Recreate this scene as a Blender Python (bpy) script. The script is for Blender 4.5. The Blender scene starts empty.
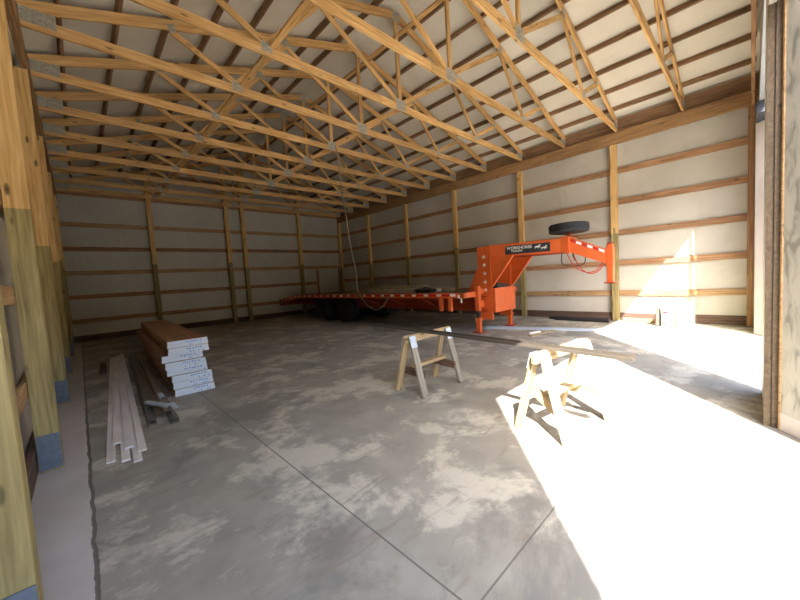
import bpy, bmesh, math, random
from mathutils import Vector, Matrix
random.seed(7)
C = bpy.context.scene.collection
PI = math.pi

# ------------------------------------------------------------------ dimensions
XL, XR, YB, YF = -0.22, 9.875, 14.58, -0.08      # inner faces of the shell
YO = -0.20                                       # outer face of the front wall
WL, WR, WB = -0.43, 9.93, 14.66                  # planes of the white wall wrap
SPAN = XR - XL
CX = XL + SPAN / 2
SL = 0.309                                       # roof slope
HB = 4.355                                       # underside of headers
def chord_z(x):                                  # axis of the top chords
    return 4.86 + SL * (x - XL if x < CX else XR - x)
def roof_z(x, off=0.185):
    return chord_z(x) + off

# ------------------------------------------------------------------ materials
def mat(name):
    m = bpy.data.materials.new(name); m.use_nodes = True
    nt = m.node_tree; b = nt.nodes['Principled BSDF']
    return m, nt, b
def node(nt, t, **kw):
    n = nt.nodes.new(t)
    for k, v in kw.items():
        if k in n.inputs: n.inputs[k].default_value = v
        else: setattr(n, k, v)
    return n
def ramp(nt, stops, interp='LINEAR'):
    r = nt.nodes.new('ShaderNodeValToRGB'); cr = r.color_ramp; cr.interpolation = interp
    while len(cr.elements) < len(stops): cr.elements.new(0.5)
    for e, (p, c) in zip(cr.elements, stops):
        e.position = p; e.color = tuple(c) + (1,) if len(c) == 3 else c
    return r
def s2l(r, g, b):
    f = lambda v: ((v/255+0.055)/1.055)**2.4 if v/255 > 0.04045 else v/255/12.92
    return (f(r), f(g), f(b))
def plain(name, col, rough=0.6, metal=0.0, var=0.06, scale=12, bump=0.0, bscale=40):
    m, nt, b = mat(name); L = nt.links.new
    tc = node(nt, 'ShaderNodeTexCoord'); nz = node(nt, 'ShaderNodeTexNoise'); nz.inputs['Scale'].default_value = scale
    nz.inputs['Detail'].default_value = 4
    L(tc.outputs['Object'], nz.inputs['Vector'])
    lo = [max(0, c*(1-var*2)) for c in col]; hi = [min(1, c*(1+var*2)) for c in col]
    r = ramp(nt, [(0.3, lo), (0.7, hi)]); L(nz.outputs['Fac'], r.inputs['Fac']); L(r.outputs['Color'], b.inputs['Base Color'])
    b.inputs['Roughness'].default_value = rough; b.inputs['Metallic'].default_value = metal
    if bump:
        n2 = node(nt, 'ShaderNodeTexNoise'); n2.inputs['Scale'].default_value = bscale; n2.inputs['Detail'].default_value = 3
        L(tc.outputs['Object'], n2.inputs['Vector'])
        bp = node(nt, 'ShaderNodeBump'); bp.inputs['Strength'].default_value = bump; bp.inputs['Distance'].default_value = 0.02
        L(n2.outputs['Fac'], bp.inputs['Height']); L(bp.outputs['Normal'], b.inputs['Normal'])
    return m
def wood(name, dark, mid, light, knots=True, rough=0.7, grain=1.0, split=None):
    """grain runs along local X; split = (z world, colours) changes tint above that height"""
    m, nt, b = mat(name); L = nt.links.new
    tc = node(nt, 'ShaderNodeTexCoord'); oi = node(nt, 'ShaderNodeObjectInfo')
    mul = node(nt, 'ShaderNodeVectorMath', operation='SCALE'); mul.inputs[0].default_value = (37.0, 11.0, 23.0)
    L(oi.outputs['Random'], mul.inputs['Scale'])
    add = node(nt, 'ShaderNodeVectorMath', operation='ADD'); L(tc.outputs['Object'], add.inputs[0]); L(mul.outputs['Vector'], add.inputs[1])
    mp = node(nt, 'ShaderNodeMapping'); mp.inputs['Scale'].default_value = (0.9*grain, 16, 16); L(add.outputs['Vector'], mp.inputs['Vector'])
    nz = node(nt, 'ShaderNodeTexNoise'); nz.inputs['Scale'].default_value = 2.2; nz.inputs['Detail'].default_value = 6; nz.inputs['Distortion'].default_value = 0.6
    L(mp.outputs['Vector'], nz.inputs['Vector'])
    r = ramp(nt, [(0.28, dark), (0.5, mid), (0.72, light)]); L(nz.outputs['Fac'], r.inputs['Fac'])
    col = r.outputs['Color']
    # slow variation along the board
    n3 = node(nt, 'ShaderNodeTexNoise'); n3.inputs['Scale'].default_value = 1.3; n3.inputs['Detail'].default_value = 2
    L(add.outputs['Vector'], n3.inputs['Vector'])
    hs = node(nt, 'ShaderNodeHueSaturation'); mr = node(nt, 'ShaderNodeMapRange')
    mr.inputs['To Min'].default_value = 0.72; mr.inputs['To Max'].default_value = 1.25
    L(n3.outputs['Fac'], mr.inputs['Value'])
    rv = node(nt, 'ShaderNodeMapRange'); rv.inputs['To Min'].default_value = 0.82; rv.inputs['To Max'].default_value = 1.12
    L(oi.outputs['Random'], rv.inputs['Value'])
    mm = node(nt, 'ShaderNodeMath', operation='MULTIPLY'); L(mr.outputs['Result'], mm.inputs[0]); L(rv.outputs['Result'], mm.inputs[1])
    L(mm.outputs['Value'], hs.inputs['Value']); L(col, hs.inputs['Color']); col = hs.outputs['Color']
    if split:
        z0, up = split
        sp = node(nt, 'ShaderNodeSeparateXYZ'); L(tc.outputs['Object'], sp.inputs[0])
        rr = node(nt, 'ShaderNodeMapRange'); rr.inputs['From Min'].default_value = 0; rr.inputs['From Max'].default_value = 1
        rr.inputs['To Min'].default_value = -0.18; rr.inputs['To Max'].default_value = 0.18; L(oi.outputs['Random'], rr.inputs['Value'])
        a2 = node(nt, 'ShaderNodeMath', operation='ADD'); L(sp.outputs['X'], a2.inputs[0]); L(rr.outputs['Result'], a2.inputs[1])
        gt = node(nt, 'ShaderNodeMath', operation='GREATER_THAN'); gt.inputs[1].default_value = z0; L(a2.outputs['Value'], gt.inputs[0])
        r2 = ramp(nt, [(0.28, up[0]), (0.5, up[1]), (0.72, up[2])]); L(nz.outputs['Fac'], r2.inputs['Fac'])
        mx = node(nt, 'ShaderNodeMixRGB'); L(gt.outputs['Value'], mx.inputs['Fac']); L(col, mx.inputs['Color1']); L(r2.outputs['Color'], mx.inputs['Color2'])
        col = mx.outputs['Color']
    if knots:
        m2 = node(nt, 'ShaderNodeMapping'); m2.inputs['Scale'].default_value = (2.6, 8, 8); L(add.outputs['Vector'], m2.inputs['Vector'])
        vo = node(nt, 'ShaderNodeTexVoronoi'); vo.inputs['Scale'].default_value = 1.0; vo.inputs['Randomness'].default_value = 1.0
        L(m2.outputs['Vector'], vo.inputs['Vector'])
        kr = ramp(nt, [(0.0, (1, 1, 1)), (0.10, (0.7, 0.7, 0.7)), (0.15, (0, 0, 0))]); L(vo.outputs['Distance'], kr.inputs['Fac'])
        mx = node(nt, 'ShaderNodeMixRGB'); L(kr.outputs['Color'], mx.inputs['Fac']); L(col, mx.inputs['Color1'])
        mx.inputs['Color2'].default_value = tuple(c*0.35 for c in dark) + (1,); col = mx.outputs['Color']
    L(col, b.inputs['Base Color']); b.inputs['Roughness'].default_value = rough
    bp = node(nt, 'ShaderNodeBump'); bp.inputs['Strength'].default_value = 0.25; bp.inputs['Distance'].default_value = 0.004
    L(nz.outputs['Fac'], bp.inputs['Height']); L(bp.outputs['Normal'], b.inputs['Normal'])
    return m

M = {}
M['pine'] = wood('pine', s2l(180,132,74), s2l(212,166,104), s2l(234,194,134))
M['girt'] = wood('girt_wood', s2l(124,88,60), s2l(158,116,80), s2l(186,146,106))  # darker than the pine: shade of the unlit faces is in the colour
M['girt_pale'] = wood('girt_wood_pale', s2l(146,112,74), s2l(180,142,98), s2l(204,168,122))
M['purlin'] = wood('purlin_wood', s2l(112,84,60), s2l(144,110,78), s2l(172,136,98))
M['header'] = wood('header_wood', s2l(134,100,64), s2l(168,128,84), s2l(194,154,104))
M['post'] = wood('treated_post', s2l(124,108,66), s2l(156,138,88), s2l(182,164,110), split=(2.25, (s2l(194,146,84), s2l(220,178,112), s2l(238,202,142))))
M['green'] = wood('treated_wood', s2l(72,58,42), s2l(94,78,58), s2l(112,96,74))
M['skirt'] = wood('skirt_wood', s2l(70,52,42), s2l(98,74,60), s2l(122,96,78), knots=False)
M['saw'] = wood('sawhorse_lumber', s2l(136,112,78), s2l(166,142,104), s2l(190,168,130))
M['saw_grey'] = wood('weathered_lumber', s2l(106,98,86), s2l(134,126,112), s2l(160,150,134))
M['trimboard'] = wood('trim_board', s2l(226,216,206), s2l(238,230,222), s2l(244,238,232), knots=False, rough=0.5)
M['deck'] = wood('deck_board', s2l(74,58,44), s2l(104,82,62), s2l(130,106,84))
M['loose'] = wood('loose_lumber', s2l(150,136,116), s2l(184,170,148), s2l(206,194,172))
M['plate'] = plain('galvanised_plate', s2l(172,166,150), 0.5, 0.25, 0.14, 30, 0.5, 160)
M['galv'] = plain('galvanised_steel', s2l(192,204,216), 0.42, 0.35, 0.06, 20)
M['bracket'] = plain('grey_blue_steel', s2l(112,122,134), 0.5, 0.5, 0.08, 20)
M['darksteel'] = plain('dark_grey_steel', s2l(112,108,98), 0.45, 0.3, 0.1, 14)
M['bronze'] = plain('taupe_steel', s2l(146,132,112), 0.5, 0.3, 0.1, 14)
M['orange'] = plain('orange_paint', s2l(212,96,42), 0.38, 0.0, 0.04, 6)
M['orange_dark'] = plain('dark_orange_paint', s2l(150,50,22), 0.55, 0.0, 0.10, 6)  # deeper orange for the frame, undersides and small fittings
M['rubber'] = plain('tyre_rubber', (0.018, 0.018, 0.019), 0.75, 0, 0.1, 30)
M['trimsteel'] = plain('taupe_trim_metal', s2l(92,84,74), 0.4, 0.3, 0.06, 8)
M['black'] = plain('black_plastic', (0.02, 0.02, 0.022), 0.5)
M['rim'] = plain('wheel_rim_steel', s2l(60,56,50), 0.5, 0.4)
M['red'] = plain('red_reflector', s2l(190,22,24), 0.35)
M['white'] = plain('white_reflector', s2l(230,226,222), 0.35)
M['silver'] = plain('silver_sticker', s2l(225,222,216), 0.3, 0.2)
M['foam'] = plain('white_foam_core', s2l(214,222,228), 0.7, 0, 0.02, 30)
M['blueink'] = plain('blue_ink', s2l(110,150,205), 0.6)
M['card'] = plain('white_carton', s2l(224,220,206), 0.8)
M['yellowbox'] = plain('pale_yellow_carton', s2l(214,212,120), 0.8)
M['cable_red'] = plain('red_cable', s2l(190,60,40), 0.5)
M['rope'] = plain('pale_strap', s2l(150,140,120), 0.8)
M['jamb'] = plain('jamb_sheet', s2l(206,196,188), 0.5, 0, 0.04, 3)
M['soffit'] = plain('soffit_sheet', s2l(150,152,154), 0.5, 0.2, 0.06, 3)
M['soffit_shade'] = plain('painted_soffit_shade', s2l(52,56,66), 0.6)
M['rags'] = plain('dark_rags', s2l(60,52,48), 0.9)

def panel_wood():
    m, nt, b = mat('brown_panel_skin'); L = nt.links.new
    tc = node(nt, 'ShaderNodeTexCoord'); mp = node(nt, 'ShaderNodeMapping'); mp.inputs['Scale'].default_value = (14, 0.8, 14)
    nz = node(nt, 'ShaderNodeTexNoise'); nz.inputs['Scale'].default_value = 3; nz.inputs['Detail'].default_value = 5
    L(tc.outputs['Object'], mp.inputs['Vector']); L(mp.outputs['Vector'], nz.inputs['Vector'])
    r = ramp(nt, [(0.3, s2l(132,92,62)), (0.5, s2l(156,114,80)), (0.75, s2l(174,132,96))]); L(nz.outputs['Fac'], r.inputs['Fac'])
    L(r.outputs['Color'], b.inputs['Base Color']); b.inputs['Roughness'].default_value = 0.55
    return m
M['panel'] = panel_wood()

def wrap_mat(name, lo, hi):
    m, nt, b = mat(name); L = nt.links.new
    tc = node(nt, 'ShaderNodeTexCoord')
    nz = node(nt, 'ShaderNodeTexNoise'); nz.inputs['Scale'].default_value = 0.9; nz.inputs['Detail'].default_value = 5
    L(tc.outputs['Object'], nz.inputs['Vector'])
    r = ramp(nt, [(0.3, lo), (0.7, hi)]); L(nz.outputs['Fac'], r.inputs['Fac'])
    L(r.outputs['Color'], b.inputs['Base Color']); b.inputs['Roughness'].default_value = 0.42
    n2 = node(nt, 'ShaderNodeTexNoise'); n2.inputs['Scale'].default_value = 1.5; n2.inputs['Detail'].default_value = 4; n2.inputs['Distortion'].default_value = 1.2
    mp = node(nt, 'ShaderNodeMapping'); mp.inputs['Scale'].default_value = (1, 1, 0.6); mp.inputs['Rotation'].default_value = (0.5, 0.4, 0)
    L(tc.outputs['Object'], mp.inputs['Vector']); L(mp.outputs['Vector'], n2.inputs['Vector'])
    bp = node(nt, 'ShaderNodeBump'); bp.inputs['Strength'].default_value = 0.5; bp.inputs['Distance'].default_value = 0.08
    L(n2.outputs['Fac'], bp.inputs['Height']); L(bp.outputs['Normal'], b.inputs['Normal'])
    return m
M['wrap'] = wrap_mat('white_wrap', s2l(188,181,166), s2l(205,199,185))
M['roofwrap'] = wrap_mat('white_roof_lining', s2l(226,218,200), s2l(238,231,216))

def floor_mat():
    m, nt, b = mat('stained_concrete'); L = nt.links.new
    tc = node(nt, 'ShaderNodeTexCoord'); P = tc.outputs['Object']
    def noise(s, d=5, dist=0.0, rough=0.55, vec=None):
        n = node(nt, 'ShaderNodeTexNoise'); n.inputs['Scale'].default_value = s; n.inputs['Detail'].default_value = d
        n.inputs['Distortion'].default_value = dist; n.inputs['Roughness'].default_value = rough
        L(vec or P, n.inputs['Vector']); return n.outputs['Fac']
    def mix(fac, a, c, blend='MIX'):
        x = node(nt, 'ShaderNodeMixRGB'); x.blend_type = blend
        for s, v in (('Fac', fac), ('Color1', a), ('Color2', c)):
            if isinstance(v, (int, float)): x.inputs[s].default_value = v
            elif isinstance(v, tuple): x.inputs[s].default_value = v + (1,)
            else: L(v, x.inputs[s])
        return x.outputs['Color']
    def fr(src, stops): r = ramp(nt, stops); L(src, r.inputs['Fac']); return r.outputs['Color']
    W, K = (1, 1, 1), (0, 0, 0)
    base = fr(noise(3.5, 6), [(0.3, s2l(136,131,120)), (0.7, s2l(156,151,138))])
    light = s2l(197,190,172)
    c = mix(fr(noise(1.25, 12, 0.2, 0.7), [(0.505, K), (0.57, (0.72,)*3)]), base, light)
    mpd = node(nt, 'ShaderNodeMapping'); mpd.inputs['Location'].default_value = (7.3, 3.1, 2.0); L(P, mpd.inputs['Vector'])
    c = mix(fr(noise(0.95, 10, 0.3, 0.68, mpd.outputs['Vector']), [(0.53, K), (0.60, (0.6,)*3)]), c, s2l(108,106,100))
    mpe = node(nt, 'ShaderNodeMapping'); mpe.inputs['Location'].default_value = (-4.3, 9.1, 5.0); mpe.inputs['Scale'].default_value = (1, 3.5, 1); L(P, mpe.inputs['Vector'])
    c = mix(fr(noise(2.2, 6, 0.8, 0.6, mpe.outputs['Vector']), [(0.58, K), (0.66, (0.5,)*3)]), c, s2l(126,117,106))
    # small specks
    v = node(nt, 'ShaderNodeTexVoronoi'); v.inputs['Scale'].default_value = 7; L(P, v.inputs['Vector'])
    c = mix(fr(v.outputs['Distance'], [(0.0, (0.6,)*3), (0.09, K)]), c, s2l(110,102,94))
    # warm, dustier side by the left wall
    sp = node(nt, 'ShaderNodeSeparateXYZ'); L(P, sp.inputs[0])
    wob = node(nt, 'ShaderNodeMath', operation='MULTIPLY_ADD'); wob.inputs[1].default_value = 0.04; L(noise(6, 4), wob.inputs[0]); L(sp.outputs['X'], wob.inputs[2])
    def band(val, a, b2):          # 1 between a and b2
        g = node(nt, 'ShaderNodeMath', operation='GREATER_THAN'); g.inputs[1].default_value = a; L(val, g.inputs[0])
        l = node(nt, 'ShaderNodeMath', operation='LESS_THAN'); l.inputs[1].default_value = b2; L(val, l.inputs[0])
        q = node(nt, 'ShaderNodeMath', operation='MULTIPLY'); L(g.outputs[0], q.inputs[0]); L(l.outputs[0], q.inputs[1]); return q.outputs[0]
    def sc(v, f):
        q = node(nt, 'ShaderNodeMath', operation='MULTIPLY'); q.inputs[1].default_value = f; L(v, q.inputs[0]); return q.outputs[0]
    strip = fr(noise(2.5, 7), [(0.3, s2l(186,178,168)), (0.7, s2l(200,192,182))])
    c = mix(band(wob.outputs[0], -5, -0.042), c, strip)
    c = mix(sc(band(wob.outputs[0], -0.052, -0.030), 0.85), c, s2l(96,88,78))
    jd = s2l(84,80,76)
    c = mix(sc(band(sp.outputs['X'], 1.075, 1.085), 0.85), c, jd)
    jm = node(nt, 'ShaderNodeMath', operation='MULTIPLY'); L(band(sp.outputs['Y'], 0.795, 0.805), jm.inputs[0]); L(band(sp.outputs['X'], 1.08, 2.6), jm.inputs[1])
    c = mix(sc(jm.outputs[0], 0.75), c, jd)
    L(c, b.inputs['Base Color']); b.inputs['Roughness'].default_value = 0.62
    bp = node(nt, 'ShaderNodeBump'); bp.inputs['Strength'].default_value = 0.15; bp.inputs['Distance'].default_value = 0.01
    L(noise(28, 4), bp.inputs['Height']); L(bp.outputs['Normal'], b.inputs['Normal'])
    return m
M['floor'] = floor_mat()

def leaf_mat():
    m, nt, b = mat('mottled_door_skin'); L = nt.links.new
    tc = node(nt, 'ShaderNodeTexCoord')
    n = node(nt, 'ShaderNodeTexNoise'); n.inputs['Scale'].default_value = 9; n.inputs['Detail'].default_value = 5; n.inputs['Distortion'].default_value = 0.7
    mp = node(nt, 'ShaderNodeMapping'); mp.inputs['Scale'].default_value = (1.6, 1.6, 0.55); L(tc.outputs['Object'], mp.inputs['Vector']); L(mp.outputs['Vector'], n.inputs['Vector'])
    r = ramp(nt, [(0.36, s2l(140,137,126)), (0.44, s2l(170,166,153)), (0.55, s2l(186,181,168))]); L(n.outputs['Fac'], r.inputs['Fac'])
    L(r.outputs['Color'], b.inputs['Base Color']); b.inputs['Roughness'].default_value = 0.6
    return m
M['leaf'] = leaf_mat()

# ------------------------------------------------------------------ mesh helpers
def tag(o, label=None, cat=None, group=None, kind=None):
    if label: o['label'] = label
    if cat: o['category'] = cat
    if group: o['group'] = group
    if kind: o['kind'] = kind
    return o
def link(name, me, m, parent=None):
    o = bpy.data.objects.new(name, me); C.objects.link(o)
    if m is not None:
        for x in (m if isinstance(m, (list, tuple)) else [m]): me.materials.append(x)
    if parent is not None: o.parent = parent
    return o
def build(name, bm, m, parent=None, smooth=False):
    bmesh.ops.recalc_face_normals(bm, faces=bm.faces)
    me = bpy.data.meshes.new(name); bm.to_mesh(me); bm.free()
    if smooth:
        for p in me.polygons: p.use_smooth = True
    return link(name, me, m, parent)
def empty(name, loc=(0, 0, 0), rz=0, parent=None):
    o = bpy.data.objects.new(name, None); C.objects.link(o); o.location = loc; o.rotation_euler = (0, 0, rz); o.empty_display_size = 0.1
    if parent: o.parent = parent
    return o
def box(bm, a, b, mi=0):
    x0, y0, z0 = a; x1, y1, z1 = b
    vs = [bm.verts.new(p) for p in ((x0,y0,z0),(x1,y0,z0),(x1,y1,z0),(x0,y1,z0),(x0,y0,z1),(x1,y0,z1),(x1,y1,z1),(x0,y1,z1))]
    for f in ((0,3,2,1),(4,5,6,7),(0,1,5,4),(1,2,6,5),(2,3,7,6),(3,0,4,7)):
        fc = bm.faces.new([vs[i] for i in f]); fc.material_index = mi
def bx(name, a, b, m, parent=None, bevel=0):
    bm = bmesh.new(); box(bm, a, b)
    if bevel: bmesh.ops.bevel(bm, geom=bm.edges[:], offset=bevel, segments=2, affect='EDGES')
    return build(name, bm, m, parent)
def prism(bm, pts, axis, a, b, mi=0):
    """pts 2D polygon extruded along axis ('x': pts=(y,z); 'y': (x,z); 'z': (x,y)) from a to b"""
    def P(p, t): return {'x': (t, p[0], p[1]), 'y': (p[0], t, p[1]), 'z': (p[0], p[1], t)}[axis]
    lo = [bm.verts.new(P(p, a)) for p in pts]; hi = [bm.verts.new(P(p, b)) for p in pts]
    n = len(pts)
    for f in (lo[::-1], hi): bm.faces.new(f).material_index = mi
    for i in range(n): bm.faces.new((lo[i], lo[(i+1) % n], hi[(i+1) % n], hi[i])).material_index = mi
def frame_of(d, up=Vector((0, 0, 1))):
    x = d.normalized(); z = (up - x * up.dot(x))
    if z.length < 1e-4: z = Vector((0, 1, 0)) - x * x.y
    z.normalize(); y = z.cross(x)
    return Matrix((x, y, z)).transposed()
def beam(name, p0, p1, w, h, m, parent=None, up=(0, 0, 1), bev=0.003, cuts=None):
    """board from p0 to p1 (centre line): w across (local Y), h along up (local Z); grain on local X"""
    p0, p1 = Vector(p0), Vector(p1); d = p1 - p0; L_ = d.length
    bm = bmesh.new()
    c0, c1 = cuts or (0, 0)          # mitre: shift of the top edge at each end
    x = [0, L_]
    vs = [bm.verts.new(p) for p in ((0,-w/2,-h/2),(L_,-w/2,-h/2),(L_,w/2,-h/2),(0,w/2,-h/2),(c0,-w/2,h/2),(L_+c1,-w/2,h/2),(L_+c1,w/2,h/2),(c0,w/2,h/2))]
    for f in ((0,3,2,1),(4,5,6,7),(0,1,5,4),(1,2,6,5),(2,3,7,6),(3,0,4,7)): bm.faces.new([vs[i] for i in f])
    if bev: bmesh.ops.bevel(bm, geom=bm.edges[:], offset=bev, segments=1, affect='EDGES')
    o = build(name, bm, m, parent)
    R = frame_of(d, Vector(up)).to_4x4(); o.matrix_basis = Matrix.Translation(p0) @ R
    return o
def tube(bm, pts, r, seg=8, mi=0, caps=True):
    pts = [Vector(p) for p in pts]; rings = []
    prev = None
    for i, p in enumerate(pts):
        t = (pts[min(i+1, len(pts)-1)] - pts[max(i-1, 0)]).normalized()
        if prev is None:
            n = t.cross(Vector((0, 0, 1)))
            if n.length < 1e-3: n = t.cross(Vector((0, 1, 0)))
        else: n = prev - t * prev.dot(t)
        n.normalize(); prev = n; b_ = t.cross(n)
        rr = r[i] if isinstance(r, (list, tuple)) else r
        rings.append([bm.verts.new(p + (n*math.cos(2*PI*k/seg) + b_*math.sin(2*PI*k/seg))*rr) for k in range(seg)])
    for a, b_ in zip(rings, rings[1:]):
        for k in range(seg): bm.faces.new((a[k], a[(k+1) % seg], b_[(k+1) % seg], b_[k])).material_index = mi
    if caps: bm.faces.new(rings[0][::-1]); bm.faces.new(rings[-1])
def smooth_path(pts, n=8):
    pts = [Vector(p) for p in pts]; out = []
    P = [pts[0]] + pts + [pts[-1]]
    for i in range(1, len(P)-2):
        for k in range(n):
            t = k/n; a, b_, c, d = P[i-1], P[i], P[i+1], P[i+2]
            out.append(0.5*((2*b_) + (c-a)*t + (2*a-5*b_+4*c-d)*t*t + (3*b_-a-3*c+d)*t**3))
    out.append(pts[-1]); return out
def lathe(bm, prof, axis, centre, seg=28, mi=0):
    """prof: (radius, offset along axis)"""
    cx, cy, cz = centre; rings = []
    for r, h in prof:
        ring = []
        for k in range(seg):
            a = 2*PI*k/seg; c, s = r*math.cos(a), r*math.sin(a)
            ring.append(bm.verts.new({'x': (cx+h, cy+c, cz+s), 'y': (cx+c, cy+h, cz+s), 'z': (cx+c, cy+s, cz+h)}[axis]))
        rings.append(ring)
    for a, b_ in zip(rings, rings[1:]):
        for k in range(seg): bm.faces.new((a[k], a[(k+1) % seg], b_[(k+1) % seg], b_[k])).material_index = mi
    bm.faces.new(rings[0][::-1]); bm.faces.new(rings[-1])
def copy_tree(o, parent=None):
    c = o.copy(); C.objects.link(c)
    if parent: c.parent = parent
    for ch in list(o.children): copy_tree(ch, c)
    return c
ORD = ['first','second','third','fourth','fifth','sixth','seventh','eighth','ninth','tenth','eleventh','twelfth','thirteenth','fourteenth','fifteenth','sixteenth','seventeenth','eighteenth','nineteenth','twentieth']

# ------------------------------------------------------------------ setting
def S(o): return tag(o, kind='structure')
S(bx('floor', (-14, -12, -0.2), (24, YB+0.6, 0), M['floor']))
# walls: sheets of white wrap behind the girts (real thickness)
S(bx('wall_left', (WL-0.08, -1.25, 0.0), (WL, YB+0.16, 5.02), M['wrap']))  # carried past the front as an added, unseen wing that cuts the sunlight
S(bx('wall_right', (WR, YO, 0.0), (WR+0.08, YB+0.16, 5.02), M['wrap']))
gable = [(WL-0.08, 0), (WR+0.08, 0), (WR+0.08, roof_z(WR)), (CX, roof_z(CX)), (WL-0.08, roof_z(WL))]
bm = bmesh.new(); prism(bm, gable, 'y', WB, WB+0.08); S(build('wall_back', bm, M['wrap']))
# front wall with two big door openings
H1, H2, J0, J1, J2, J3 = 3.34, 3.93, 0.295, 4.07, 5.0, 8.81
bm = bmesh.new()
box(bm, (J1, YO, 0), (J2, YF, H2)); box(bm, (J3, YO, 0), (WR, YF, H2))
prism(bm, [(WL-0.08, H1), (J1, H1), (J1, H2), (WR, H2), (WR, roof_z(WR)-0.02), (CX, roof_z(CX)-0.02), (WL-0.08, roof_z(WL)-0.02)], 'y', YO, YF)
S(build('wall_front', bm, M['wrap']))
# roof lining in two slopes
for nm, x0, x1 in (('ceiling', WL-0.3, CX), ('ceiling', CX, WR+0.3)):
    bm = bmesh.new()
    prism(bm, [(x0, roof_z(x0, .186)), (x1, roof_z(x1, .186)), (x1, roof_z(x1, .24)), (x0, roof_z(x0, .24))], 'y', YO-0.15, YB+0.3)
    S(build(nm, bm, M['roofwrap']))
# opening trims and the added shade box
bm = bmesh.new(); box(bm, (J2, YO-0.01, H2-0.012), (J3-0.002, YF+0.01, H2)); S(build('trim_2', bm, M['soffit']))
bm = bmesh.new(); box(bm, (8.2, YO-0.01, 3.73), (J3-0.002, -0.04, H2-0.013)); S(build('soffit_shade_box', bm, M['soffit_shade']))  # dark box added to stand in for the shaded gap under the soffit
bm = bmesh.new(); box(bm, (J1-0.03, -0.118, 0), (J1-0.001, -0.075, H1)); S(build('trim_4', bm, M['green']))
bm = bmesh.new(); box(bm, (J1-0.045, -0.156, 0), (J1-0.001, -0.120, H1)); S(build('trim_5', bm, M['green']))

# open mottled door leaf swung outwards along the light
t = empty('door_1', (4.005, -0.185, 0.004), math.atan2(-0.626, -0.78))
S(t)
bx('door_skin', (0, -0.02, 0.14), (1.9, 0.02, 4.6), M['leaf'], t)
bx('kick_board', (0, -0.024, 0.0), (1.9, 0.024, 0.14), M['jamb'], t)
bx('edge_trim', (-0.012, -0.03, 0.0), (0.0, 0.03, 4.6), M['girt_pale'], t)

t = S(empty('door_2', (J3-0.012, -0.05, 0.004), math.atan2(-0.626, -0.78)))
bx('door_skin', (0, -0.02, 0.0), (1.2, 0.02, 3.715), M['jamb'], t)
# ------------------------------------------------------------------ posts, headers, girts
PW = 0.14
def post(x0, y0, top, label, group, wx=PW, wy=PW):
    t = empty('wall_post', (x0, y0, 0)); tag(t, label, 'post', group)
    # three laminated plies side by side
    for k in range(3):
        w = wy/3
        beam('ply', (wx/2, (k+0.5)*w, 0.004), (wx/2, (k+0.5)*w, top), w-0.002, wx, M['post'], t, up=(1, 0, 0), bev=0.002)
    return t
def bracket(t, side):
    g = bmesh.new()
    if side == 'front':
        box(g, (0.005, -0.008, 0.02), (PW+0.0, -0.001, 0.31))
        for z in (0.07, 0.26): lathe(g, [(0.012, -0.014), (0.012, -0.008)], 'y', (PW*0.5, 0, z), 8)
    build('post_bracket', g, M['bracket'], t)
LY = [1.92, 3.97, 6.41, 8.87, 11.3, 13.75]
NM = ['nearest to the camera', 'second from the camera', 'third from the camera', 'fourth from the camera', 'fifth from the camera', 'farthest from the camera']
for i, y in enumerate(LY):
    p = post(-0.36, y, HB-0.003, 'greenish treated wooden post on the left wall, ' + NM[i], 'left wall posts'); bracket(p, 'front')
NR = ['nearest the doorway', 'beside the gooseneck coupler', 'behind the gooseneck riser', 'just left of the gooseneck', 'behind the middle of the trailer deck', 'second from the far corner']
RY = [YB-2.44*i for i in (5, 4, 3, 2, 1)]
RL = ['wooden post on the right wall behind the gooseneck coupler', 'wooden post on the right wall seen behind the orange gooseneck arm', 'wooden post on the right wall just left of the orange riser', 'wooden post on the right wall behind the middle of the trailer deck', 'wooden post on the right wall nearest the far corner']
for y, l in zip(RY, RL): post(9.775, y-0.07, HB-0.003, l, 'right wall posts', wx=0.115)
post(9.755, 14.425, HB-0.003, 'wooden corner post where back and right walls meet', 'right wall posts', wx=0.13)
BXX = [(2.01, 'wooden post on the back wall, leftmost of that wall'), (4.50, 'wooden post on the back wall, left one of the close middle pair'), (5.12, 'wooden post on the back wall, right one of the close middle pair'), (7.60, 'wooden post on the back wall above the trailer tail')]
for x, l in BXX: post(x-0.07, 14.43, roof_z(x)-0.22, l, 'back wall posts')
# corner post of the front wall
tag(beam('corner_stud', (9.80, 0.02, 0.003), (9.80, 0.02, HB-0.003), 0.09, 0.09, M['girt'], up=(1, 0, 0)), 'narrow brown stud at the near end of the right wall', 'stud')

# headers
def header(x0, x1, label):
    t = empty('wall_header', (0, 0, 0)); tag(t, label, 'beam', 'eave headers')
    w = (x1-x0)/2
    for k in range(2):
        cuts = [YF+0.002, 4.0, 9.2, YB-0.02] if k == 0 else [YF+0.002, 6.4, 11.7, YB-0.02]
        for a, b in zip(cuts, cuts[1:]):
            beam('header_board', (x0+(k+0.5)*w, a, HB+0.14), (x0+(k+0.5)*w, b-0.003, HB+0.14), w-0.002, 0.28, M['header'], t)
    return t
header(9.755, 9.84, 'long wooden header beam along the top of the right wall')
header(-0.29, -0.215, 'long wooden header beam along the top of the left wall')
for x, l in ((9.9, 'eave board above the right wall header'), (-0.41, 'eave board above the left wall header')):
    S(beam('trim_6' if x > 5 else 'trim_7', (x, YF+0.01, 4.81), (x, YB-0.02, 4.81), 0.04, 0.32, M['purlin']))

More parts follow.
